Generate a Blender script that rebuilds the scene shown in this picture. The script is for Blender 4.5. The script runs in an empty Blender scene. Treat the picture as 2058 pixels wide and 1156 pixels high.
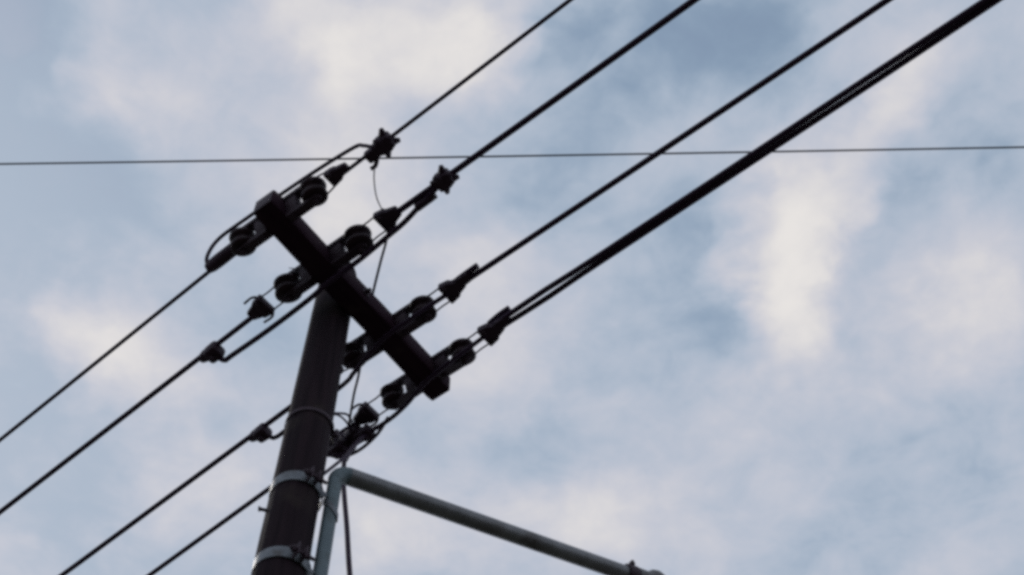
import bpy, bmesh, math, random
from mathutils import Vector, Matrix

random.seed(7)
R = math.radians
PI = math.pi
scene = bpy.context.scene
col = scene.collection

# ------------------------------------------------------------------ camera
PITCH = math.atan(3000.0 / 1822.0)                 # looking up by 58.7 degrees
cam_data = bpy.data.cameras.new('camera')
cam_data.sensor_width = 36.0
cam_data.lens = 36.0 * 3000.0 / 2058.0
cam_data.clip_start = 0.05
cam_data.clip_end = 6000.0
cam = bpy.data.objects.new('camera', cam_data)
cam.location = (0, 0, 1.6)
cam.rotation_euler = (PI / 2 + PITCH, 0, 0)
col.objects.link(cam)
scene.camera = cam

# ------------------------------------------------------------------ sky
SUN_DIR = Vector((-0.52, 0.50, 0.69)).normalized()
SUN_ELEV = math.asin(SUN_DIR.z)
SUN_ROT = math.atan2(SUN_DIR.x, SUN_DIR.y)
SKY_STRENGTH = 0.1

world = bpy.data.worlds.new('World')
scene.world = world
world.use_nodes = True
wt = world.node_tree
wt.nodes.clear()


def wn(kind, **kw):
    n = wt.nodes.new(kind)
    for k, v in kw.items():
        setattr(n, k, v)
    return n


def wl(a, b):
    wt.links.new(a, b)


def wmath(op, a, b=None, c=None, clamp=False):
    n = wn('ShaderNodeMath', operation=op, use_clamp=clamp)
    for i, s in enumerate((a, b, c)):
        if s is None:
            continue
        if isinstance(s, (int, float)):
            n.inputs[i].default_value = s
        else:
            wl(s, n.inputs[i])
    return n.outputs[0]


sky = wn('ShaderNodeTexSky', sky_type='NISHITA', sun_disc=False)
sky.sun_elevation = SUN_ELEV
sky.sun_rotation = SUN_ROT
sky.altitude = 50
sky.air_density = 1.0
sky.dust_density = 1.2
sky.ozone_density = 1.0

# the cloud layer is a flat deck overhead: direction -> point on the deck
tc = wn('ShaderNodeTexCoord')
sep = wn('ShaderNodeSeparateXYZ')
wl(tc.outputs['Generated'], sep.inputs[0])
zc = wmath('MAXIMUM', sep.outputs['Z'], 0.12)
comb = wn('ShaderNodeCombineXYZ')
wl(wmath('DIVIDE', sep.outputs['X'], zc), comb.inputs[0])
wl(wmath('DIVIDE', sep.outputs['Y'], zc), comb.inputs[1])
deck = comb.outputs[0]


def wnoise(scale, detail, rough, dist=0.0, off=(0, 0, 0), vec=None):
    m = wn('ShaderNodeVectorMath', operation='ADD')
    wl(vec or deck, m.inputs[0])
    m.inputs[1].default_value = off
    n = wn('ShaderNodeTexNoise')
    wl(m.outputs[0], n.inputs['Vector'])
    n.inputs['Scale'].default_value = scale
    n.inputs['Detail'].default_value = detail
    n.inputs['Roughness'].default_value = rough
    n.inputs['Distortion'].default_value = dist
    return n


# uneven cloud edges: push the deck point about by noise before reading the banks
def warp(vec, scale, amount, off):
    n = wnoise(scale, 3, 0.55, 0, off, vec)
    s = wn('ShaderNodeVectorMath', operation='SUBTRACT')
    wl(n.outputs['Color'], s.inputs[0])
    s.inputs[1].default_value = (0.5, 0.5, 0.5)
    k = wn('ShaderNodeVectorMath', operation='SCALE')
    wl(s.outputs[0], k.inputs[0])
    k.inputs['Scale'].default_value = amount
    a = wn('ShaderNodeVectorMath', operation='ADD')
    wl(vec, a.inputs[0])
    wl(k.outputs[0], a.inputs[1])
    return a.outputs[0]


bank_vec = warp(warp(deck, 9.0, 0.10, (3.1, 7.7, 0.0)), 26.0, 0.045, (1.1, 2.7, 5.0))

# banks (+) and gaps (-): deck x, deck y, radius x, radius y, turn, weight
BANKS = [
    (-0.085, 0.397, 0.125, 0.075, 0, 0.58), (-0.136, 0.379, 0.056, 0.044, 0, 0.2),
    (-0.028, 0.416, 0.057, 0.050, 0, 0.27), (0.216, 0.580, 0.058, 0.125, 6, 0.72),
    (0.275, 0.470, 0.036, 0.107, 24, 0.42), (0.222, 0.650, 0.060, 0.080, 0, 0.27),
    (0.362, 0.620, 0.074, 0.075, 0, 0.40), (-0.315, 0.660, 0.104, 0.081, 0, 0.5),
    (-0.306, 0.439, 0.072, 0.063, 0, 0.42), (-0.124, 0.537, 0.072, 0.060, 0, 0.35),
    (-0.027, 0.599, 0.066, 0.077, 0, 0.3), (-0.174, 0.500, 0.074, 0.062, 0, 0.15),
    (0.074, 0.845, 0.112, 0.095, 0, 0.3), (-0.086, 0.851, 0.112, 0.079, 0, 0.35),
    (-0.028, 0.694, 0.081, 0.069, 0, 0.2), (-0.121, 0.475, 0.055, 0.040, 0, 0.2),
    (-0.249, 0.796, 0.101, 0.097, 0, 0.22),
    (0.114, 0.401, 0.113, 0.068, 0, -0.33), (0.191, 0.428, 0.072, 0.070, 0, -0.2),
    (-0.360, 0.393, 0.081, 0.075, 0, -0.5), (-0.338, 0.500, 0.085, 0.075, 0, -0.3),
    (-0.388, 0.599, 0.078, 0.073, 0, -0.15), (0.145, 0.617, 0.086, 0.069, 0, -0.3),
    (0.350, 0.465, 0.070, 0.091, 0, -0.08), (0.290, 0.570, 0.045, 0.080, 0, -0.14), (0.150, 0.535, 0.060, 0.070, 0, -0.20), (0.046, 0.529, 0.098, 0.047, 0, -0.25),
    (-0.391, 0.684, 0.056, 0.059, 0, -0.25), (0.032, 0.405, 0.039, 0.042, 0, -0.3),
    (0.409, 0.694, 0.069, 0.084, 0, -0.14), (0.401, 0.840, 0.103, 0.095, 0, -0.06),
    (0.149, 0.807, 0.085, 0.108, 0, -0.05), (0.084, 0.664, 0.080, 0.072, 0, -0.1),
    (0.305, 0.796, 0.085, 0.086, 0, -0.08),
    (0.230, 0.780, 0.17, 0.13, 0, 0.10), (0.05, 0.765, 0.09, 0.06, 0, -0.1), (0.265, 0.690, 0.06, 0.05, 0, 0.12),
]
n1 = wnoise(5.5, 6, 0.52, 0.25, (1.3, 4.2, 0.0))
n2 = wnoise(15.0, 6, 0.55, 0.5, (8.3, 0.2, 2.0))
n3 = wnoise(42.0, 4, 0.55, 0.6, (2.3, 5.2, 4.0))
dens = wmath('MULTIPLY_ADD', n1.outputs['Fac'], 0.85, 0.03)
dens = wmath('MULTIPLY_ADD', wmath('SUBTRACT', n2.outputs['Fac'], 0.5), 0.60, dens)
dens = wmath('MULTIPLY_ADD', wmath('SUBTRACT', n3.outputs['Fac'], 0.5), 0.20, dens)
for (bx, by, rx, ry, rot, w) in BANKS:
    mp = wn('ShaderNodeMapping', vector_type='TEXTURE')
    wl(bank_vec, mp.inputs['Vector'])
    mp.inputs['Location'].default_value = (bx, by, 0)
    mp.inputs['Rotation'].default_value = (0, 0, R(rot))
    mp.inputs['Scale'].default_value = (rx * 1.15, ry * 1.15, 1)
    g = wn('ShaderNodeTexGradient', gradient_type='SPHERICAL')
    wl(mp.outputs[0], g.inputs[0])
    sm = wn('ShaderNodeMapRange', interpolation_type='SMOOTHSTEP')
    wl(g.outputs['Fac'], sm.inputs['Value'])
    dens = wmath('MULTIPLY_ADD', sm.outputs[0], w, dens)

cloud = wn('ShaderNodeValToRGB')
cr = cloud.color_ramp
cr.interpolation = 'EASE'
cr.interpolation = 'B_SPLINE'
cr.elements[0].position = 0.10
cr.elements[0].color = (0.31, 0.415, 0.53, 1)
cr.elements[1].position = 1.0
cr.elements[1].color = (0.835, 0.805, 0.775, 1)
e = cr.elements.new(0.36)
e.color = (0.462, 0.522, 0.625, 1)
e = cr.elements.new(0.58)
e.color = (0.585, 0.595, 0.665, 1)
e = cr.elements.new(0.80)
e.color = (0.735, 0.715, 0.715, 1)
wl(wmath('MULTIPLY', dens, 0.82), cloud.inputs[0])
cover = wn('ShaderNodeMapRange', interpolation_type='SMOOTHSTEP')
wl(dens, cover.inputs['Value'])
cover.inputs['From Min'].default_value = -0.15
cover.inputs['From Max'].default_value = 0.42
cover.inputs['To Min'].default_value = 0.5
cover.inputs['To Max'].default_value = 0.97
bright = wn('ShaderNodeVectorMath', operation='SCALE')
wl(cloud.outputs['Color'], bright.inputs[0])
bright.inputs['Scale'].default_value = 1.0 / SKY_STRENGTH
mix = wn('ShaderNodeMix', data_type='RGBA')
wl(cover.outputs[0], mix.inputs['Factor'])
wl(sky.outputs['Color'], mix.inputs[6])
wl(bright.outputs[0], mix.inputs[7])
bg = wn('ShaderNodeBackground')
bg.inputs['Strength'].default_value = SKY_STRENGTH
wl(mix.outputs[2], bg.inputs['Color'])
wo = wn('ShaderNodeOutputWorld')
wl(bg.outputs[0], wo.inputs['Surface'])

# ------------------------------------------------------------------ sun behind the cloud
sun_data = bpy.data.lights.new('sun', 'SUN')
sun_data.energy = 0.7
sun_data.angle = R(14)
sun_data.color = (1.0, 0.95, 0.88)
sun = bpy.data.objects.new('sun', sun_data)
sun.rotation_euler = SUN_DIR.to_track_quat('Z', 'Y').to_euler()
sun.location = SUN_DIR * 40
col.objects.link(sun)

scene.view_settings.view_transform = 'Standard'
scene.view_settings.look = 'None'
scene.view_settings.exposure = 0.0
scene.view_settings.gamma = 1.0
scene.view_settings.use_curve_mapping = False
scene.render.engine = 'CYCLES'
scene.cycles.pixel_filter_type = 'BLACKMAN_HARRIS'
scene.cycles.filter_width = 3.6                    # the photograph is soft
scene.cycles.max_bounces = 6
scene.cycles.use_denoising = False
scene.cycles.use_adaptive_sampling = False


# ------------------------------------------------------------------ materials
def material(name, c1, c2, rough=0.6, metal=0.0, scale=(20, 20, 20), detail=5, bump=0.0, bump_scale=None,
             spots=None, spec=0.5):
    m = bpy.data.materials.new(name)
    m.use_nodes = True
    t = m.node_tree
    b = t.nodes['Principled BSDF']
    b.inputs['Metallic'].default_value = metal
    b.inputs['Specular IOR Level'].default_value = spec
    co = t.nodes.new('ShaderNodeTexCoord')
    mp = t.nodes.new('ShaderNodeMapping')
    mp.inputs['Scale'].default_value = scale
    t.links.new(co.outputs['Object'], mp.inputs['Vector'])
    n = t.nodes.new('ShaderNodeTexNoise')
    n.inputs['Scale'].default_value = 1.0
    n.inputs['Detail'].default_value = detail
    n.inputs['Roughness'].default_value = 0.6
    t.links.new(mp.outputs[0], n.inputs['Vector'])
    r = t.nodes.new('ShaderNodeValToRGB')
    r.color_ramp.elements[0].position = 0.33
    r.color_ramp.elements[0].color = (*c1, 1)
    r.color_ramp.elements[1].position = 0.68
    r.color_ramp.elements[1].color = (*c2, 1)
    t.links.new(n.outputs['Fac'], r.inputs[0])
    out = r.outputs['Color']
    if spots:
        c3, sscale, lo, hi = spots
        n3 = t.nodes.new('ShaderNodeTexNoise')
        n3.inputs['Scale'].default_value = sscale
        n3.inputs['Detail'].default_value = 6
        n3.inputs['Roughness'].default_value = 0.65
        t.links.new(co.outputs['Object'], n3.inputs['Vector'])
        mr = t.nodes.new('ShaderNodeMapRange')
        mr.inputs['From Min'].default_value = lo
        mr.inputs['From Max'].default_value = hi
        t.links.new(n3.outputs['Fac'], mr.inputs['Value'])
        mx = t.nodes.new('ShaderNodeMix')
        mx.data_type = 'RGBA'
        t.links.new(mr.outputs[0], mx.inputs['Factor'])
        t.links.new(out, mx.inputs[6])
        mx.inputs[7].default_value = (*c3, 1)
        out = mx.outputs[2]
    t.links.new(out, b.inputs['Base Color'])
    rr = t.nodes.new('ShaderNodeMapRange')
    rr.inputs['To Min'].default_value = max(0.05, rough - 0.12)
    rr.inputs['To Max'].default_value = min(1.0, rough + 0.12)
    t.links.new(n.outputs['Fac'], rr.inputs['Value'])
    t.links.new(rr.outputs[0], b.inputs['Roughness'])
    if bump > 0:
        bn = t.nodes.new('ShaderNodeBump')
        bn.inputs['Strength'].default_value = bump
        bn.inputs['Distance'].default_value = 0.01
        t.links.new(n.outputs['Fac'], bn.inputs['Height'])
        t.links.new(bn.outputs[0], b.inputs['Normal'])
    return m


M = {
    'pole_wood': material('creosoted_pole_wood', (0.010, 0.005, 0.008), (0.031, 0.018, 0.023), 0.85, 0,
                          (38, 38, 2.2), 7, 0.6, spots=((0.050, 0.038, 0.032), 5.0, 0.56, 0.80), spec=0.15),
    'arm_wood': material('tarred_arm_wood', (0.019, 0.006, 0.014), (0.040, 0.016, 0.028), 0.85, 0,
                         (45, 3.0, 45), 7, 0.6, spots=((0.075, 0.052, 0.050), 6.0, 0.55, 0.80), spec=0.12),
    'porcelain': material('brown_glazed_porcelain', (0.020, 0.007, 0.012), (0.036, 0.014, 0.020), 0.55, 0,
                          (30, 30, 30), 3, spec=0.25),
    'dark_steel': material('weathered_dark_steel', (0.026, 0.010, 0.020), (0.055, 0.027, 0.042), 0.66, 0.1,
                           (60, 60, 60), 5, 0.3, spots=((0.045, 0.02, 0.014), 30.0, 0.60, 0.78)),
    'galvanised': material('galvanised_steel', (0.095, 0.130, 0.145), (0.150, 0.195, 0.210), 0.5, 0.25,
                           (26, 26, 9), 6, 0.1, spots=((0.060, 0.068, 0.060), 9.0, 0.52, 0.72)),
    'weathered_pipe': material('stained_weathered_pipe', (0.14, 0.138, 0.141), (0.25, 0.248, 0.254), 0.38, 0.4,
                               (14, 14, 14), 7, 0.15, spots=((0.06, 0.05, 0.043), 7.0, 0.52, 0.72)),
    'band_steel': material('dull_band_steel', (0.135, 0.148, 0.165), (0.22, 0.236, 0.255), 0.45, 0.35,
                           (30, 30, 30), 5, 0.1, spots=((0.055, 0.042, 0.036), 14.0, 0.54, 0.70)),
    'cable': material('black_cable_sheath', (0.028, 0.010, 0.030), (0.045, 0.020, 0.048), 0.7, 0,
                      (90, 90, 90), 4, 0.15, spec=0.3),
    'thin_wire': material('weathered_grey_wire', (0.06, 0.06, 0.08), (0.10, 0.10, 0.13), 0.6, 0.2,
                          (70, 70, 70), 4),
    'polymer': material('black_moulded_polymer', (0.025, 0.008, 0.020), (0.045, 0.018, 0.036), 0.62, 0,
                        (50, 50, 50), 4, 0.2, spec=0.35),
    'lamp_body': material('grey_painted_casting', (0.13, 0.122, 0.125), (0.20, 0.192, 0.195), 0.55, 0,
                          (18, 18, 18), 5, 0.1, spots=((0.26, 0.235, 0.22), 12, 0.55, 0.75)),
    'lens': material('frosted_lamp_lens', (0.45, 0.45, 0.43), (0.6, 0.6, 0.57), 0.3, 0, (8, 8, 8), 3),
    'ground': material('roadside_ground', (0.045, 0.048, 0.032), (0.085, 0.078, 0.055), 0.95, 0,
                       (0.8, 0.8, 0.8), 8, 0.4, spots=((0.055, 0.053, 0.05), 0.12, 0.48, 0.56)),
}


# ------------------------------------------------------------------ mesh helpers
class MB:
    def __init__(self):
        self.v, self.f = [], []

    def add(self, verts, faces):
        o = len(self.v)
        self.v += [Vector(p) for p in verts]
        self.f += [tuple(i + o for i in q) for q in faces]
        return self

    def box(self, c, s, mat=None, bevel=0.0, taper=1.0):
        """box centred at c, size s; taper shrinks y and z at the +x end"""
        bm = bmesh.new()
        bmesh.ops.create_cube(bm, size=1.0)
        for w in bm.verts:
            k = taper if w.co.x > 0 else 1.0
            w.co = Vector((w.co.x * s[0], w.co.y * s[1] * k, w.co.z * s[2] * k))
        if bevel > 0:
            bmesh.ops.bevel(bm, geom=list(bm.edges), offset=bevel, segments=2, affect='EDGES', profile=0.5)
        bm.verts.index_update()
        vs = []
        for w in bm.verts:
            p = w.co.copy()
            if mat:
                p = mat @ p
            vs.append(p + Vector(c))
        self.add(vs, [[w.index for w in f.verts] for f in bm.faces])
        bm.free()
        return self

    def tube(self, path, rad, n=12, caps=True):
        path = [Vector(p) for p in path]
        m = len(path)
        rads = rad if isinstance(rad, (list, tuple)) else [rad] * m
        tang = []
        for i in range(m):
            a = path[max(0, i - 1)]
            b = path[min(m - 1, i + 1)]
            tang.append((b - a).normalized())
        up = Vector((0, 0, 1))
        if abs(tang[0].z) > 0.9:
            up = Vector((1, 0, 0))
        nrm = (up - tang[0] * up.dot(tang[0])).normalized()
        vs, fs = [], []
        for i in range(m):
            if i:
                nrm = nrm - tang[i] * nrm.dot(tang[i])
                nrm.normalize()
            bi = tang[i].cross(nrm)
            for k in range(n):
                a = 2 * PI * k / n
                vs.append(path[i] + (nrm * math.cos(a) + bi * math.sin(a)) * rads[i])
        for i in range(m - 1):
            for k in range(n):
                k2 = (k + 1) % n
                fs.append((i * n + k, i * n + k2, (i + 1) * n + k2, (i + 1) * n + k))
        if caps:
            fs.append(tuple(reversed(range(n))))
            fs.append(tuple((m - 1) * n + k for k in range(n)))
        return self.add(vs, fs)

    def lathe(self, prof, c=(0, 0, 0), mat=None, n=28):
        """profile of (radius, z) turned about z"""
        vs, fs = [], []
        for (r, z) in prof:
            for k in range(n):
                a = 2 * PI * k / n
                p = Vector((r * math.cos(a), r * math.sin(a), z))
                if mat:
                    p = mat @ p
                vs.append(p + Vector(c))
        m = len(prof)
        for i in range(m - 1):
            for k in range(n):
                k2 = (k + 1) % n
                fs.append((i * n + k, i * n + k2, (i + 1) * n + k2, (i + 1) * n + k))
        fs.append(tuple(reversed(range(n))))
        fs.append(tuple((m - 1) * n + k for k in range(n)))
        return self.add(vs, fs)

    def hex(self, c, r, h, mat=None):
        return self.lathe([(r * 0.92, -h / 2), (r, -h / 2 + 0.1 * h), (r, h / 2 - 0.1 * h), (r * 0.92, h / 2)], c, mat, 6)

    def build(self, name, mat, parent=None, loc=(0, 0, 0), sharp=38):
        me = bpy.data.meshes.new(name)
        me.from_pydata([p[:] for p in self.v], [], self.f)
        me.validate()
        for p in me.polygons:
            p.use_smooth = True
        me.set_sharp_from_angle(angle=R(sharp))
        me.materials.append(M[mat])
        o = bpy.data.objects.new(name, me)
        o.location = loc
        o.parent = parent
        col.objects.link(o)
        return o


def tag(o, label=None, cat=None, group=None, kind=None):
    if label:
        o['label'] = label
    if cat:
        o['category'] = cat
    if group:
        o['group'] = group
    if kind:
        o['kind'] = kind
    return o


def empty(name, loc, rz=0.0):
    o = bpy.data.objects.new(name, None)
    o.location = loc
    o.rotation_euler = (0, 0, rz)
    o.empty_display_size = 0.1
    col.objects.link(o)
    return o


def spline(pts, step=0.012):
    """Catmull-Rom through the points"""
    P = [Vector(p) for p in pts]
    P = [P[0] * 2 - P[1]] + P + [P[-1] * 2 - P[-2]]
    out = []
    for i in range(1, len(P) - 2):
        p0, p1, p2, p3 = P[i - 1:i + 3]
        n = max(2, min(60, int((p2 - p1).length / step)))
        for k in range(n):
            t = k / n
            out.append(0.5 * ((2 * p1) + (p2 - p0) * t + (2 * p0 - 5 * p1 + 4 * p2 - p3) * t * t
                              + (3 * p1 - p0 - 3 * p2 + p3) * t ** 3))
    out.append(P[-2])
    return out


# the line's own frame: x along the wires (towards the camera), y along the crossarm, z up from the arm's middle
ARM_ANG = R(-36.979)
ARM_C = Vector((-0.6886, 3.4602, 7.2))
FV = Vector((math.cos(ARM_ANG), math.sin(ARM_ANG), 0))
FU = Vector((-FV.y, FV.x, 0))


def at(v, u, z=0.0):
    return ARM_C + FV * v + FU * u + Vector((0, 0, z))


def cable(name, pts, rad, mat, label, cat, group=None, world_pts=False, smooth=True, n=12, step=0.012):
    P = [Vector(p) if world_pts else at(*p) for p in pts]
    if smooth:
        P = spline(P, step)
    base = P[0].copy()
    o = MB().tube([p - base for p in P], rad, n).build(name, mat, None, base, 60)
    return tag(o, label, cat, group)


# ------------------------------------------------------------------ ground
g = MB()
N = 24
S = 3000.0
for i in range(N + 1):
    for j in range(N + 1):
        a, b = (i / N * 2 - 1), (j / N * 2 - 1)
        g.v.append(Vector((S * a * abs(a), S * b * abs(b), 0)))
for i in range(N):
    for j in range(N):
        k = i * (N + 1) + j
        g.f.append((k, k + N + 1, k + N + 2, k + 1))
tag(g.build('ground', 'ground'), kind='structure')

# ------------------------------------------------------------------ utility pole
PX, PY = -0.804, 3.551
POLE_TOP = 7.60


def pole_r(z):
    return 0.1240 - 0.0051 * z


pole = empty('utility_pole', (PX, PY, 0), 0)
tag(pole, 'tarred round wooden pole carrying a single wooden crossarm at its top', 'utility pole')
m = MB()
n = 40
zs = [-0.4] + [i * 0.1 for i in range(0, 75)] + [7.50, 7.55, 7.58, POLE_TOP]
zs = sorted(set(round(z, 3) for z in zs))
cracks = [(random.uniform(0, 2 * PI), random.uniform(4.0, 7.0), random.uniform(0.4, 1.6)) for _ in range(26)]
for z in zs:
    r0 = pole_r(z)
    if z > 7.52:
        r0 *= 1 - 0.22 * ((z - 7.52) / 0.08) ** 2
    for k in range(n):
        a = 2 * PI * k / n
        r = r0 * (1 + 0.010 * math.sin(3 * a + 0.7 * z) + 0.008 * math.sin(2 * a - 1.3 * z + 1))
        r += random.uniform(-0.0006, 0.0006)
        for (ca, cz, cl) in cracks:
            if abs(z - cz) < cl / 2 and abs((a - ca + PI) % (2 * PI) - PI) < PI / n:
                r -= 0.004 * (1 - abs(z - cz) / (cl / 2))
        m.v.append(Vector((r * math.cos(a) + 0.004 * math.sin(0.9 * z), r * math.sin(a), z)))
for i in range(len(zs) - 1):
    for k in range(n):
        k2 = (k + 1) % n
        m.f.append((i * n + k, i * n + k2, (i + 1) * n + k2, (i + 1) * n + k))
m.f.append(tuple(reversed(range(n))))
m.f.append(tuple((len(zs) - 1) * n + k for k in range(n)))
m.build('pole_shaft', 'pole_wood', pole, sharp=60)

# crossarm in its own axes, turned to the line
H = 0.0555
arm_loc = ARM_C - Vector((PX, PY, 0))


def arm_part(mb, name, mat, parent, sharp=38):
    o = mb.build(name, mat, parent, (0, 0, 0), sharp)
    if parent is pole:
        o.location = arm_loc
        o.rotation_euler = (0, 0, ARM_ANG)
    return o


m = MB()
NS = 40
ring = []
bv = 0.009
for (sx, sy) in ((1, 1), (-1, 1), (-1, -1), (1, -1)):
    q = [(sx * H, sy * (H - bv)), (sx * (H - bv * 0.3), sy * (H - bv * 0.3)), (sx * (H - bv), sy * H)]
    ring += q if sx * sy > 0 else list(reversed(q))
nr = len(ring)
LEN = 0.605
for i in range(NS + 1):
    y = -LEN + 2 * LEN * i / NS
    e = 1.0 if 0 < i < NS else 0.95
    wob = 0.0015 * math.sin(9 * y)
    for k, (x, z) in enumerate(ring):
        m.v.append(Vector((x * e + wob + random.uniform(-0.0007, 0.0007), y, z * e + random.uniform(-0.0007, 0.0007))))
for i in range(NS):
    for k in range(nr):
        k2 = (k + 1) % nr
        m.f.append((i * nr + k, (i + 1) * nr + k, (i + 1) * nr + k2, i * nr + k2))
m.f.append(tuple(range(nr)))
m.f.append(tuple(reversed([NS * nr + k for k in range(nr)])))
arm = arm_part(m, 'crossarm', 'arm_wood', pole)
rotx = Matrix.Rotation(PI / 2, 3, 'Y')
mb = MB()
mb.tube([(-0.265, 0, 0.0), (0.085, 0, 0.0)], 0.009, 10)
mb.hex((0.066, 0, 0), 0.014, 0.012, rotx)
mb.box((0.0585, 0, 0), (0.004, 0.042, 0.042), bevel=0.001)
mb.build('through_bolt', 'dark_steel', arm)
for s in (-1, 1):                                   # plates nailed over the arm's two ends
    mb = MB()
    mb.box((0, s * (LEN + 0.003), 0), (0.098, 0.004, 0.098), bevel=0.001)
    mb.build('end_plate', 'dark_steel', arm)
# loose ends of tie wire sticking out behind the arm, upper side
for dx, dz in ((0.0, 0.0), (0.012, -0.012)):
    mb = MB()
    mb.tube(spline([(-0.04, -0.27 + dx, -0.045), (-0.09, -0.285 + dx, -0.03 + dz), (-0.125, -0.30 + dx, -0.01 + dz)]), 0.0022, 6)
    mb.build('tie_wire', 'thin_wire', arm)


def band_ring(z, h, extra=0.003, a0=0.0, a1=2 * PI, th=0.003):
    mb = MB()
    n = 48
    closed = a1 - a0 > 2 * PI - 1e-4
    vs = []
    cnt = n if closed else n + 1
    for k in range(cnt):
        a = a0 + (a1 - a0) * k / n
        for (r, zz) in ((pole_r(z) * 1.012 + extra, z - h / 2), (pole_r(z) * 1.012 + extra + th, z - h / 2 + 0.001),
                        (pole_r(z) * 1.012 + extra + th, z + h / 2 - 0.001), (pole_r(z) * 1.012 + extra, z + h / 2)):
            vs.append((r * math.cos(a), r * math.sin(a), zz))
    fs = []
    for k in range(n):
        k2 = (k + 1) % n if closed else k + 1
        for j in range(4):
            j2 = (j + 1) % 4
            fs.append((k * 4 + j, k2 * 4 + j, k2 * 4 + j2, k * 4 + j2))
    if not closed:
        fs.append((0, 1, 2, 3))
        fs.append((n * 4 + 3, n * 4 + 2, n * 4 + 1, n * 4))
    return mb.add(vs, fs)


ub = band_ring(6.373, 0.020).build('upper_band', 'dark_steel', pole)
ub['label'] = 'thin dark band round the pole below the crossarm'
mb = MB()
r = pole_r(6.373)
mb.box((r * 0.95 + 0.012, 0.03, 6.373), (0.03, 0.018, 0.03), bevel=0.002)
mb.tube([(r * 0.9 + 0.01, -0.02, 6.373), (r * 0.9 + 0.01, 0.08, 6.373)], 0.006, 8)
mb.build('buckle', 'dark_steel', ub)
mb = MB()                                            # stub of a nail on the far left flank
za = 5.84
mb.tube([(-0.085, -0.02, za), (-0.118, -0.03, za)], 0.007, 8)
mb.lathe([(0.010, -0.003), (0.010, 0.003)], (-0.119, -0.03, za), Matrix.Rotation(PI / 2, 3, 'Y'), 10)
mb.build('nail', 'dark_steel', pole)

# ------------------------------------------------------------------ shackle insulators on the arm


def make_insulator(u, side, spool_r, label):
    """side +1: towards the camera (upper right), -1: away (lower left)"""
    t = empty('shackle_insulator', at(side * (H + 0.001), u), ARM_ANG + (0 if side > 0 else PI))
    # hangs a little askew about the pull of the wire
    t.rotation_euler = (side * R(21), 0, ARM_ANG + (0 if side > 0 else PI))
    tag(t, label, 'insulator', 'shackle insulators on the crossarm')
    x0, x1 = 0.0, 0.176
    sx = 0.146                                       # spool axis from the arm face
    W2 = 0.0245
    ZS = 0.050
    for s in (1, -1):
        mb = MB()
        zc_ = s * ZS
        pts = [(x0, -W2), (x1 - W2, -W2)]            # flat bar with a rounded outer end
        for k in range(1, 8):
            a = -PI / 2 + PI * k / 8
            pts.append((x1 - W2 + W2 * math.cos(a), W2 * math.sin(a)))
        pts += [(x1 - W2, W2), (x0, W2)]
        q = len(pts)
        vs = [(x, y, zc_ - 0.008) for x, y in pts] + [(x, y, zc_ + 0.008) for x, y in pts]
        fs = [tuple(reversed(range(q))), tuple(range(q, 2 * q))]
        fs += [(k, (k + 1) % q, (k + 1) % q + q, k + q) for k in range(q)]
        mb.add(vs, fs)
        mb.build('strap', 'dark_steel', t)
    mb = MB()                                        # yoke that closes the straps against the arm
    mb.box((0.032, 0, 0), (0.062, 0.040, 0.084), bevel=0.006)
    mb.build('yoke', 'dark_steel', t)
    mb = MB()
    mb.tube([(0.028, 0, -ZS - 0.024), (0.028, 0, ZS + 0.024)], 0.008, 8)
    for s in (1, -1):
        mb.hex((0.028, 0, s * (ZS + 0.0135)), 0.016, 0.011)
    mb.build('yoke_bolt', 'dark_steel', t)
    mb = MB()
    k = spool_r
    prof = [(k * .62, -.0465), (k * .86, -.0455), (k * .97, -.040), (k, -.031), (k * .97, -.022), (k * .86, -.014),
            (k * .74, -.008), (k * .70, 0), (k * .74, .008), (k * .86, .014), (k * .97, .022), (k, .031),
            (k * .97, .040), (k * .86, .0455), (k * .62, .0465)]
    mb.lathe([(r_, z_ * 0.89) for r_, z_ in prof], (sx, 0, 0))
    mb.build('spool', 'porcelain', t, sharp=70)
    mb = MB()
    mb.tube([(sx, 0, -ZS - 0.026), (sx, 0, ZS + 0.024)], 0.008, 10)
    b = mb.build('spool_bolt', 'dark_steel', t)
    for s in (1, -1):
        MB().hex((sx, 0, s * (ZS + 0.014)), 0.016, 0.012).build('nut', 'dark_steel', b)
    return t


UR = [-0.515, -0.222, 0.222, 0.505]
WHERE = ["first from crossarm's upper end", "second from crossarm's upper end",
         "third from crossarm's upper end", "last at crossarm's lower end"]
for i in range(4):
    for side in (1, -1):
        sr = 0.0575 if i != 1 else 0.0615
        where = 'upper right side' if side > 0 else 'lower left side'
        make_insulator(UR[i], side, sr, 'dark spool insulator in straps, %s, %s' % (WHERE[i], where))


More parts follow.
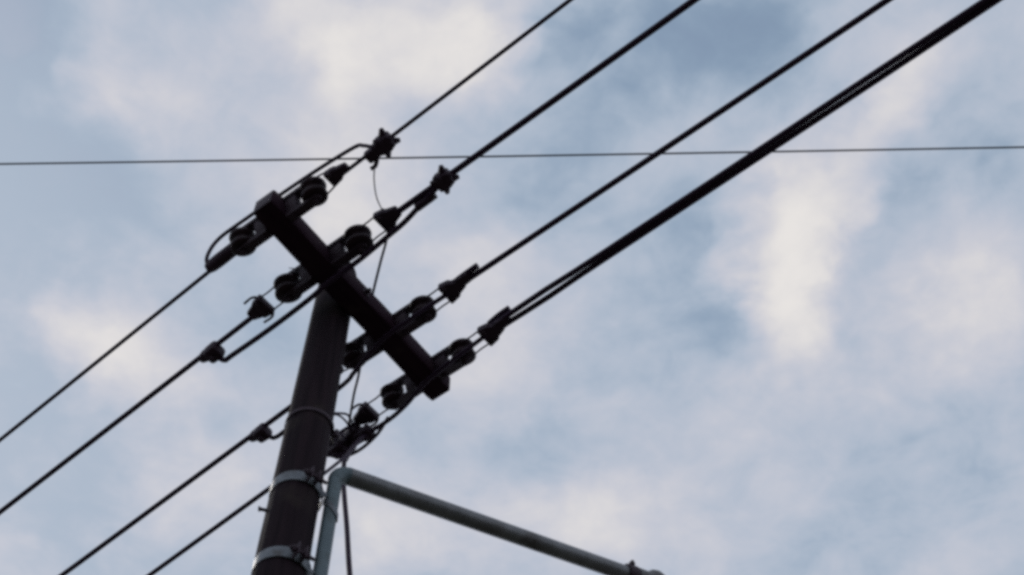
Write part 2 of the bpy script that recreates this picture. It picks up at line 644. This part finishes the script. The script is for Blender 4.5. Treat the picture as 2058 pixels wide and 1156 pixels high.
# ------------------------------------------------------------------ dead end clamps
def make_clamp(u, side, du, label, style='block'):
    """gripping clamp pulled by a thin bail looped round the spool; du: drift of the line along the arm"""
    ang = ARM_ANG + (0 if side > 0 else PI) + math.atan(du)
    t = empty('dead_end_clamp', at(side * 0.2005, u), ang)
    tag(t, label, 'clamp', 'dead end clamps of the wires')
    if style == 'sleeve':
        mb = MB()
        mb.lathe([(0.020, 0.028), (0.030, 0.04), (0.031, 0.15), (0.029, 0.19), (0.024, 0.212), (0.010, 0.216)],
                 mat=Matrix.Rotation(PI / 2, 3, 'Y'), n=20)
        mb.build('sleeve', 'polymer', t, sharp=50)
        mb = MB()
        mb.tube(spline([(0.05, 0.018, 0), (0.0, 0.030, 0), (-0.028, 0.0, 0), (0.0, -0.030, 0), (0.05, -0.018, 0)]), 0.006, 8)
        mb.build('bail', 'dark_steel', t)
        return t
    wy = 0.053 if style != 'small' else 0.038
    xb = 0.142 if style != 'small' else 0.104
    mb = MB()
    loop = [(xb + 0.012, wy * .8, 0), (0.075, 0.040, 0), (0.0, 0.047, 0), (-0.033, 0.033, 0), (-0.048, 0, 0),
            (-0.033, -0.033, 0), (0.0, -0.047, 0), (0.075, -0.040, 0), (xb + 0.012, -wy * .8, 0)]
    mb.tube(spline(loop), 0.0042, 8)
    mb.build('bail', 'dark_steel', t)
    mb = MB()
    mb.box((xb + 0.014, 0, 0), (0.060, wy * 2, 0.050), bevel=0.010, taper=0.84)
    mb.box((xb + 0.062, 0, 0), (0.060, wy * 1.45, 0.046), bevel=0.008, taper=0.6)
    mb.build('clamp_body', 'polymer', t)
    if style == 'block':
        mb = MB()
        mb.box((xb + 0.105, -0.008, 0.0), (0.075, 0.056, 0.040), bevel=0.012, taper=0.85)
        mb.build('wedge', 'polymer', t)
    for s in (1, -1):
        mb = MB()
        mb.tube([(xb + 0.010, s * wy * .55, -0.034), (xb + 0.010, s * wy * .55, 0.034)], 0.006, 8)
        mb.hex((xb + 0.010, s * wy * .55, -0.028), 0.011, 0.009)
        mb.hex((xb + 0.010, s * wy * .55, 0.028), 0.011, 0.009)
        mb.build('bolt', 'dark_steel', t)
    if style == 'prong':                             # keepers standing off the jaw
        for s in (1, -1):
            mb = MB()
            mb.tube(spline([(xb, s * wy, 0), (xb + 0.02, s * (wy + 0.012), 0.0), (xb + 0.065, s * (wy + 0.010), 0)]), 0.006, 8)
            mb.build('keeper', 'dark_steel', t)
    return t


make_clamp(UR[0], 1, -0.05, 'small black wire clamp next to the topmost insulator of the crossarm', 'small')
make_clamp(UR[1], 1, -0.04, 'black wedge clamp beside the large round insulator above the pole top', 'funnel')
make_clamp(UR[2], 1, -0.03, 'black wedge clamp on the single thick wire, third from upper left', 'block')
make_clamp(UR[3], 1, -0.04, 'black wedge clamp on the doubled cable at the lower right end', 'block')
make_clamp(UR[0], -1, -0.045, 'thick black sleeve gripping the upper left outgoing wire', 'sleeve')
make_clamp(UR[1], -1, -0.035, 'black clamp with prongs left of the pole top, below the round insulator', 'prong')
make_clamp(UR[2], -1, -0.03, 'black clamp hidden behind the pole, right under the crossarm', 'small')
make_clamp(UR[3], -1, -0.03, 'black clamp below the crossarm end, right of the pole', 'prong')


# ------------------------------------------------------------------ the overhead wires
def run(v0, u0, dudv, far, drop=0.05, z0=0.0):
    """points of a wire leaving the pole with a light sag"""
    out = []
    sgn = 1 if far > v0 else -1
    L_ = abs(far - v0)
    k = 0.0
    while True:
        x = min(k, L_)
        out.append((v0 + sgn * x, u0 + dudv * sgn * x, z0 - drop * x + 0.0016 * x * x))
        if x >= L_:
            break
        k += 0.15 if k < 4 else 1.0
    return out


GR = 'overhead wires of the power line'
FAR = 28.0
cable('overhead_wire', run(0.36, -0.506, -0.053, FAR), 0.0090, 'cable',
      'thin black wire running off to the top edge, leftmost of the upper right wires', 'wire', GR, smooth=False)
cable('overhead_wire', run(0.40, -0.226, -0.0385, FAR), 0.0142, 'cable',
      'thick black wire running off to the top edge through a spiky connector', 'wire', GR, smooth=False)
cable('overhead_wire', run(0.39, 0.219, -0.0305, FAR), 0.0132, 'cable',
      'single thick black wire at upper right, next to the doubled cable', 'wire', GR, smooth=False)


def pair(sign):
    out = []
    for (v, u, z) in run(0.40, 0.488, -0.0405, FAR):
        sp = 0.0133 + 0.0045 * math.exp(-((v - 0.66) / 0.16) ** 2) + 0.0010 * math.exp(-((v - 2.35) / 0.4) ** 2)
        ph = 0.25 * math.sin(1.1 * v)
        out.append((v, u + sign * sp * math.cos(ph), z - sign * sp * (0.05 + math.sin(ph) * 0.6)))
    return out


cable('overhead_wire', pair(-1), 0.0131, 'cable',
      'upper left cable of the thick doubled pair at far right', 'wire', GR, smooth=False)
cable('overhead_wire', pair(1), 0.0131, 'cable',
      'lower right cable of the thick doubled pair at far right', 'wire', GR, smooth=False)
cable('overhead_wire', run(-0.40, -0.4935, -0.0460, -FAR), 0.0095, 'cable',
      'uppermost of the black wires leaving to the left edge', 'wire', GR, smooth=False)
cable('overhead_wire', run(-0.38, -0.207, -0.0400, -FAR), 0.0125, 'cable',
      'second black wire leaving to the left edge, with a jumper loop', 'wire', GR, smooth=False)
cable('overhead_wire', run(-0.36, 0.252, -0.0370, -FAR), 0.0125, 'cable',
      'black wire passing behind the pole and leaving to the bottom edge, upper of two', 'wire', GR, smooth=False)
cable('overhead_wire', run(-0.38, 0.527, -0.0400, -FAR), 0.0118, 'cable',
      'lowest black wire leaving from behind the pole under a steel band', 'wire', GR, smooth=False)

# cut tails of the wires folded back beside the grips
cable('wire_tail', [(0.38, 0.196, 0.0), (0.45, 0.191, 0.002), (0.532, 0.189, 0.004)], 0.0140, 'cable',
      'short cut wire tail lying on the third wire past its clamp', 'wire')
cable('wire_tail', [(0.38, 0.470, 0.028), (0.44, 0.462, 0.030), (0.50, 0.459, 0.030)], 0.0135, 'cable',
      'short cut wire tail at the start of the doubled cable', 'wire')

# ------------------------------------------------------------------ jumpers
GJ = 'jumper cables round the crossarm'
cable('jumper_cable', [(0.545, -0.505, 0.015), (0.512, -0.520, 0.04), (0.476, -0.529, 0.08), (0.426, -0.533, 0.12), (0.216, -0.53, 0.17),
                       (-0.02, -0.528, 0.195), (-0.182, -0.537, 0.17), (-0.337, -0.55, 0.12), (-0.398, -0.540, 0.04), (-0.412, -0.507, 0.002)],
      0.0088, 'cable', 'thin jumper arching over the upper left end of the crossarm', 'cable', GJ)
cable('jumper_cable', [(0.64, -0.226, -0.02), (0.535, -0.206, -0.03), (0.430, -0.188, -0.045), (0.342, -0.184, -0.06), (0.177, -0.175, -0.08),
                       (0.001, -0.173, -0.09), (-0.125, -0.158, -0.09), (-0.366, -0.146, -0.09), (-0.60, -0.137, -0.075),
                       (-0.643, -0.133, -0.066), (-0.668, -0.150, -0.04), (-0.650, -0.178, -0.012), (-0.66, -0.188, 0.0)],
      0.0125, 'cable', 'thick jumper running under the crossarm and across the pole top', 'cable', GJ)
cable('jumper_cable', [(-0.81, 0.282, 0.0), (-0.794, 0.306, -0.012), (-0.788, 0.331, -0.03), (-0.760, 0.338, -0.04), (-0.682, 0.329, -0.05),
                       (-0.308, 0.283, -0.075), (-0.207, 0.250, -0.095), (0, 0.19, -0.10), (0.16, 0.182, -0.095), (0.28, 0.200, -0.05), (0.36, 0.219, -0.01)],
      0.0110, 'cable', 'jumper passing behind the pole to the third insulator', 'cable', GJ)
down = [(-0.727, 4.0, 6.744), (-0.711, 3.95, 6.561), (-0.685, 3.9, 6.368), (-0.649, 3.85, 6.124), (-0.596, 3.75, 5.739),
        (-0.505, 3.600, 5.15), (-0.42, 3.48, 4.4), (-0.37, 3.42, 3.4), (-0.35, 3.40, 1.8), (-0.35, 3.40, -0.15)]
P4 = [at(0.36, 0.490, -0.01), at(0.28, 0.478, -0.05), at(0.16, 0.465, -0.095), at(0.0, 0.485, -0.10), at(-0.13, 0.525, -0.10), at(-0.255, 0.550, -0.09),
      at(-0.375, 0.548, -0.095), at(-0.412, 0.520, -0.17), at(-0.422, 0.494, -0.26), at(-0.405, 0.462, -0.36)] + [Vector(p) for p in down]
cable('service_cable', P4, 0.0108, 'cable',
      'cable sweeping under the lower right arm end and hanging down beside the lamp bracket', 'cable', GJ, world_pts=True, step=0.02)

# thin leads
cable('thin_lead', [(0.515, -0.475, -0.01), (0.488, -0.455, -0.02), (0.448, -0.411, -0.02), (0.399, -0.338, -0.005), (0.364, -0.262, 0.03)],
      0.0030, 'thin_wire', 'hair thin wire hanging between the two spiky connectors', 'wire', n=8)
cable('thin_lead', [(0.360, -0.225, 0.02), (0.315, -0.165, 0.035), (0.258, -0.114, 0.06), (0.157, -0.034, 0.1), (0.018, 0.078, 0.1), (-0.12, 0.201, 0.085), (-0.249, 0.316, 0.0),
                    (-0.317, 0.369, -0.03), (-0.402, 0.445, -0.05), (-0.45, 0.49, -0.05)],
      0.0062, 'thin_wire', 'thin lead crossing over the crossarm and down to the clamps beside the pole', 'wire', n=8)

# ------------------------------------------------------------------ connectors


def make_star(v, u, du, label, big):
    t = empty('piercing_connector', at(v, u, -0.05 * (v - 0.4)), ARM_ANG + math.atan(du))
    tag(t, label, 'connector', 'spiky wire connectors')
    mb = MB()
    mb.box((0, 0, 0), (0.080, 0.066, 0.066), bevel=0.012)
    mb.box((-0.004, 0, 0.0), (0.050, 0.080, 0.050), bevel=0.010)
    mb.build('clamp_body', 'polymer', t)
    # bolts and shear heads stand out of the body to all sides
    for (a, b, L_) in ((R(28), 0.1, 0.064), (R(118), 0.1, 0.066), (R(205), -0.1, 0.058), (R(300), 0.0, 0.066), (R(75), 0.8, 0.060), (R(255), -0.7, 0.062), (R(345), -0.5, 0.060)):
        d = Vector((math.cos(a) * math.cos(b), math.sin(a) * math.cos(b), math.sin(b)))
        q = d.to_track_quat('Z', 'Y').to_matrix()
        mb = MB()
        mb.tube([d * 0.01, d * L_], [0.030, 0.010], 8)
        mb.hex(d * (L_ - 0.004), 0.0105, 0.012, q)
        mb.build('shear_bolt', 'polymer', t)
    if big:
        mb = MB()
        mb.box((-0.062, 0.004, 0.0), (0.085, 0.052, 0.046), bevel=0.010, taper=1.0)
        mb.build('tap_block', 'polymer', t)
        mb = MB()
        mb.tube(spline([(-0.07, 0.03, -0.01), (-0.095, 0.048, -0.012), (-0.118, 0.046, -0.012)]), 0.010, 8)
        mb.build('capped_end', 'polymer', t)
    else:
        mb = MB()
        mb.tube([(-0.10, 0.024, -0.012), (-0.095, 0.024, -0.012), (-0.170, 0.022, -0.014), (-0.175, 0.022, -0.014)][1:3], 0.019, 10)
        mb.tube([(-0.17, 0.024, -0.016), (-0.07, 0.026, -0.010)], 0.017, 10)
        mb.build('capped_end', 'polymer', t)
    return t


make_star(0.588, -0.512, -0.05, 'large spiky black connector on the thin upper left wire', True)
make_star(0.680, -0.233, -0.04, 'spiky black connector on the second wire, near picture centre', False)


def make_groove(v, u, du, z, label, k=1.0):
    t = empty('groove_clamp', at(v, u, z), ARM_ANG + PI + math.atan(du))
    tag(t, label, 'connector', 'lump shaped groove clamps')
    mb = MB()
    mb.box((-0.008, -0.010, -0.006), (0.060 * k, 0.062 * k, 0.052 * k), bevel=0.014 * k, taper=0.9)
    mb.box((0.034 * k, -0.002, 0), (0.044 * k, 0.046 * k, 0.042 * k), bevel=0.012 * k, taper=0.6)
    mb.build('clamp_body', 'polymer', t)
    mb = MB()
    mb.tube([(-0.006, -0.012, -0.048 * k), (-0.006, -0.012, 0.046 * k)], 0.007, 8)
    mb.hex((-0.006, -0.012, -0.038 * k), 0.013, 0.012)
    mb.build('bolt', 'dark_steel', t)
    return t


make_groove(-0.690, -0.186, -0.04, -0.016, 'black lump clamp on the second left wire at its jumper bend', 1.35)
make_groove(-0.815, 0.278, -0.037, -0.022, 'black lump clamp on the wire just left of the pole', 1.25)
make_groove(-0.470, 0.540, -0.04, -0.035, 'black clamp in the tangle right of the pole, upper', 1.45)
make_groove(-0.535, 0.552, -0.04, -0.045, 'black clamp in the tangle right of the pole, lower', 1.35)

make_groove(-0.545, 0.520, -0.04, -0.10, 'black clamp in the tangle closest to the pole edge', 1.2)
make_groove(-0.400, 0.540, -0.04, -0.075, 'black clamp in the tangle nearest the lower arm end', 1.1)

# loose tie wires of the tangle beside the pole
TW = 'tie wires tangled beside the pole'
cable('tie_wire', [(-0.275, 0.115, -0.80), (-0.30, 0.24, -0.34), (-0.332, 0.35, -0.2), (-0.385, 0.429, -0.1), (-0.44, 0.51, -0.03)][1:],
      0.0055, 'cable', 'tie wire curling from the pole band up into the tangle', 'wire', TW)
cable('tie_wire', [(-0.30, 0.23, -0.36), (-0.355, 0.335, -0.21), (-0.42, 0.452, -0.09), (-0.47, 0.53, -0.05)],
      0.0050, 'cable', 'tie wire reaching the tangle just below the curled one', 'wire', TW)
cable('tie_wire', [(-0.37, 0.36, -0.30), (-0.423, 0.425, -0.2), (-0.48, 0.51, -0.10), (-0.50, 0.54, -0.05), (-0.47, 0.53, -0.0)],
      0.0060, 'cable', 'lowest tie wire looping from the tangle to the pole edge', 'wire', TW)
cable('tie_wire', [(-0.395, 0.548, -0.03), (-0.43, 0.560, -0.06), (-0.48, 0.575, -0.08), (-0.545, 0.585, -0.09), (-0.60, 0.580, -0.07)],
      0.0100, 'cable', 'tie wire strung along the underside of the tangle', 'wire', TW)

cable('tie_wire', [(-0.34, 0.560, -0.06), (-0.39, 0.530, -0.13), (-0.29, 0.35, -0.54), (-0.18, 0.085, -1.08)],
      0.0075, 'cable', 'tie cable slanting from the tangle down behind the lamp bracket elbow', 'wire', TW)

cable('tie_wire', [(-0.27, 0.560, -0.045), (-0.36, 0.585, -0.085), (-0.47, 0.590, -0.11), (-0.55, 0.560, -0.12), (-0.56, 0.500, -0.10), (-0.50, 0.47, -0.05)],
      0.0085, 'cable', 'tie wire looping round the tangle from the lower arm end', 'wire', TW)
cable('tie_wire', [(-0.40, 0.520, 0.0), (-0.45, 0.500, -0.03), (-0.52, 0.470, -0.10), (-0.56, 0.480, -0.16), (-0.53, 0.530, -0.17), (-0.45, 0.545, -0.12)],
      0.0075, 'cable', 'tie wire coiled over the tangle next to the pole edge', 'wire', TW)

# the far thin wire crossing the whole picture
pts = []
A0, A1 = Vector((-3.402, 4.45, 10.5)), Vector((3.379, 4.326, 10.5))
for k in range(-60, 61):
    s = k / 60 * 30.0
    d = (A1 - A0) / (A1 - A0).length
    mid = Vector((0.0, 4.385, 10.495))
    pts.append(mid + d * s + Vector((0, 0, 0.0007 * s * s)))
cable('crossing_wire', pts, 0.0068, 'thin_wire', 'thin grey wire crossing the whole sky high behind the others', 'wire',
      world_pts=True, smooth=False, n=8)

# ------------------------------------------------------------------ street lamp bracket
RX, RY = -0.670, 3.562
ELB = Vector((RX, RY, 6.13))
END = Vector((0.672, 4.478, 6.46))
lamp = empty('street_lamp', (RX, RY, 0), 0)
tag(lamp, 'galvanised pipe lamp bracket strapped to the pole, arm reaching right', 'street lamp')
base = Vector((RX, RY, 0))
adir = (END - ELB).normalized()
MB().tube([Vector((0, 0, 4.2)), Vector((0, 0, 5.0)), Vector((0, 0, 5.7)), Vector((0, 0, 6.056))], 0.0275, 20).build('riser_pipe', 'galvanised', lamp)
# elbow: quarter turn from upright to the arm's direction
mb = MB()
pa = []
rb = 0.066
hor = (adir - Vector((0, 0, adir.z))).normalized()
tot = PI / 2 - math.asin(adir.z)
c0 = Vector((0, 0, 6.052)) + hor * rb
for k in range(11):
    a = tot * k / 10
    pa.append(c0 - hor * rb * math.cos(a) + Vector((0, 0, rb * math.sin(a))))
rr = [0.0283 + 0.007 * k / 10 for k in range(11)]
mb.tube(pa, rr, 20)
mb.build('elbow', 'galvanised', lamp)
a0 = pa[-1]
armend = END - base
# run the arm from the elbow through the point where the lamp neck starts
ad = (armend - a0).normalized()
La = (armend - a0).length
mb = MB()
mb.tube([a0 - ad * 0.004, a0 + ad * La * 0.4, a0 + ad * La * 0.8, a0 + ad * (La + 0.05)], [0.0355, 0.0355, 0.0350, 0.0345], 24)
mb.build('arm_pipe', 'weathered_pipe', lamp)
# collar with bolts, then the lamp head
side_v = ad.cross(Vector((0, 0, 1))).normalized()
up_v = side_v.cross(ad).normalized()
B = Matrix((ad, side_v, up_v)).transposed()
pc = a0 + ad * (La - 0.205)
mb = MB()
rotax = B @ Matrix.Rotation(PI / 2, 3, 'Y')
mb.lathe([(0.0358, -0.030), (0.044, -0.030), (0.046, -0.018), (0.046, 0.018), (0.043, 0.024), (0.0358, 0.024)], pc, rotax, 24)
clampo = mb.build('collar', 'dark_steel', lamp)
for k in (0.6, -0.9):
    d = (up_v * math.cos(k) + side_v * math.sin(k))
    mb = MB()
    mb.tube([pc + d * 0.03, pc + d * 0.066], 0.007, 8)
    mb.hex(pc + d * 0.052, 0.014, 0.012, d.to_track_quat('Z', 'Y').to_matrix())
    mb.build('set_bolt', 'dark_steel', clampo)
mb = MB()
mb.lathe([(0.0358, 0.026), (0.044, 0.028), (0.043, 0.085), (0.046, 0.10), (0.057, 0.112), (0.060, 0.135), (0.054, 0.158),
          (0.040, 0.172), (0.018, 0.178)], pc, rotax, 24)
neck = mb.build('end_fitting', 'lamp_body', lamp, sharp=50)
pe = pc + ad * 0.128                                  # the lantern hangs from the fitting, out of the picture
mb = MB()
mb.tube([pe + Vector((0, 0, -0.045)), pe + Vector((0, 0, -0.20))], 0.014, 12)
mb.build('hanger', 'lamp_body', lamp)
mb = MB()
mb.lathe([(0.030, -0.19), (0.045, -0.20), (0.055, -0.24), (0.075, -0.27), (0.105, -0.30), (0.110, -0.315), (0.104, -0.315),
          (0.06, -0.285), (0.03, -0.28)], pe, None, 28)
head = mb.build('lamp_shade', 'lamp_body', lamp, sharp=50)
mb = MB()
mb.lathe([(0.018, -0.282), (0.032, -0.30), (0.042, -0.33), (0.036, -0.365), (0.016, -0.385), (0.004, -0.388)], pe, None, 20)
mb.build('bulb', 'lens', head, sharp=60)

# two steel bands round pole and their pipe clips
off = Vector((PX, PY, 0)) - base
for zb in (5.952, 5.530):
    b = band_ring(zb, 0.052, extra=0.002).build('pole_band', 'band_steel', lamp, off)
    rp = pole_r(zb)
    # buckle: folded ears with a bolt, at the band's front right
    a = R(-52)
    d = Vector((math.cos(a), math.sin(a), 0))
    tgt = Vector((-d.y, d.x, 0))
    Rm = Matrix((d, tgt, Vector((0, 0, 1)))).transposed()
    mb = MB()
    for s in (-1, 1):
        mb.box(d * (rp + 0.024) + tgt * 0.016 * s + Vector((0, 0, zb)), (0.040, 0.006, 0.056), Rm, 0.001)
    mb.build('band_ear', 'dark_steel', b)
    mb = MB()
    q = tgt.to_track_quat('Z', 'Y').to_matrix()
    cc = d * (rp + 0.028) + Vector((0, 0, zb - 0.004))
    mb.tube([cc - tgt * 0.045, cc + tgt * 0.055], 0.007, 8)
    mb.hex(cc - tgt * 0.030, 0.014, 0.012, q)
    mb.hex(cc + tgt * 0.028, 0.014, 0.012, q)
    mb.build('bolt', 'dark_steel', b)
    # clip: strap hugging the pipe, bolted on at a slant
    cl = MB()
    zc_ = zb - 0.072
    ring_ = []
    for k in range(21):
        a = R(-175) + R(250) * k / 20
        ring_.append((math.cos(a), math.sin(a)))
    vs, fs = [], []
    for (x, y) in ring_:
        tilt = -0.80 * (x * 0.031)
        for (r_, zz) in ((0.0285, -0.016), (0.0325, -0.016), (0.0325, 0.016), (0.0285, 0.016)):
            vs.append((x * r_, y * r_, zc_ + zz + tilt * 1.6))
    for k in range(20):
        for j in range(4):
            j2 = (j + 1) % 4
            fs.append((k * 4 + j, (k + 1) * 4 + j, (k + 1) * 4 + j2, k * 4 + j2))
    fs.append((0, 1, 2, 3))
    fs.append((83, 82, 81, 80))
    cl.add(vs, fs)
    cl.box((-0.050, -0.034, zc_ + 0.070), (0.085, 0.005, 0.032), Matrix.Rotation(R(50), 3, 'Y'), 0.001)
    clo = cl.build('pipe_clip', 'band_steel', lamp)
    mb = MB()
    mb.tube([(-0.062, -0.056, zc_ + 0.084), (-0.062, 0.0, zc_ + 0.084)], 0.006, 8)
    mb.hex((-0.062, -0.044, zc_ + 0.084), 0.013, 0.011, Matrix.Rotation(PI / 2, 3, 'X'))
    mb.build('clip_bolt', 'dark_steel', clo)
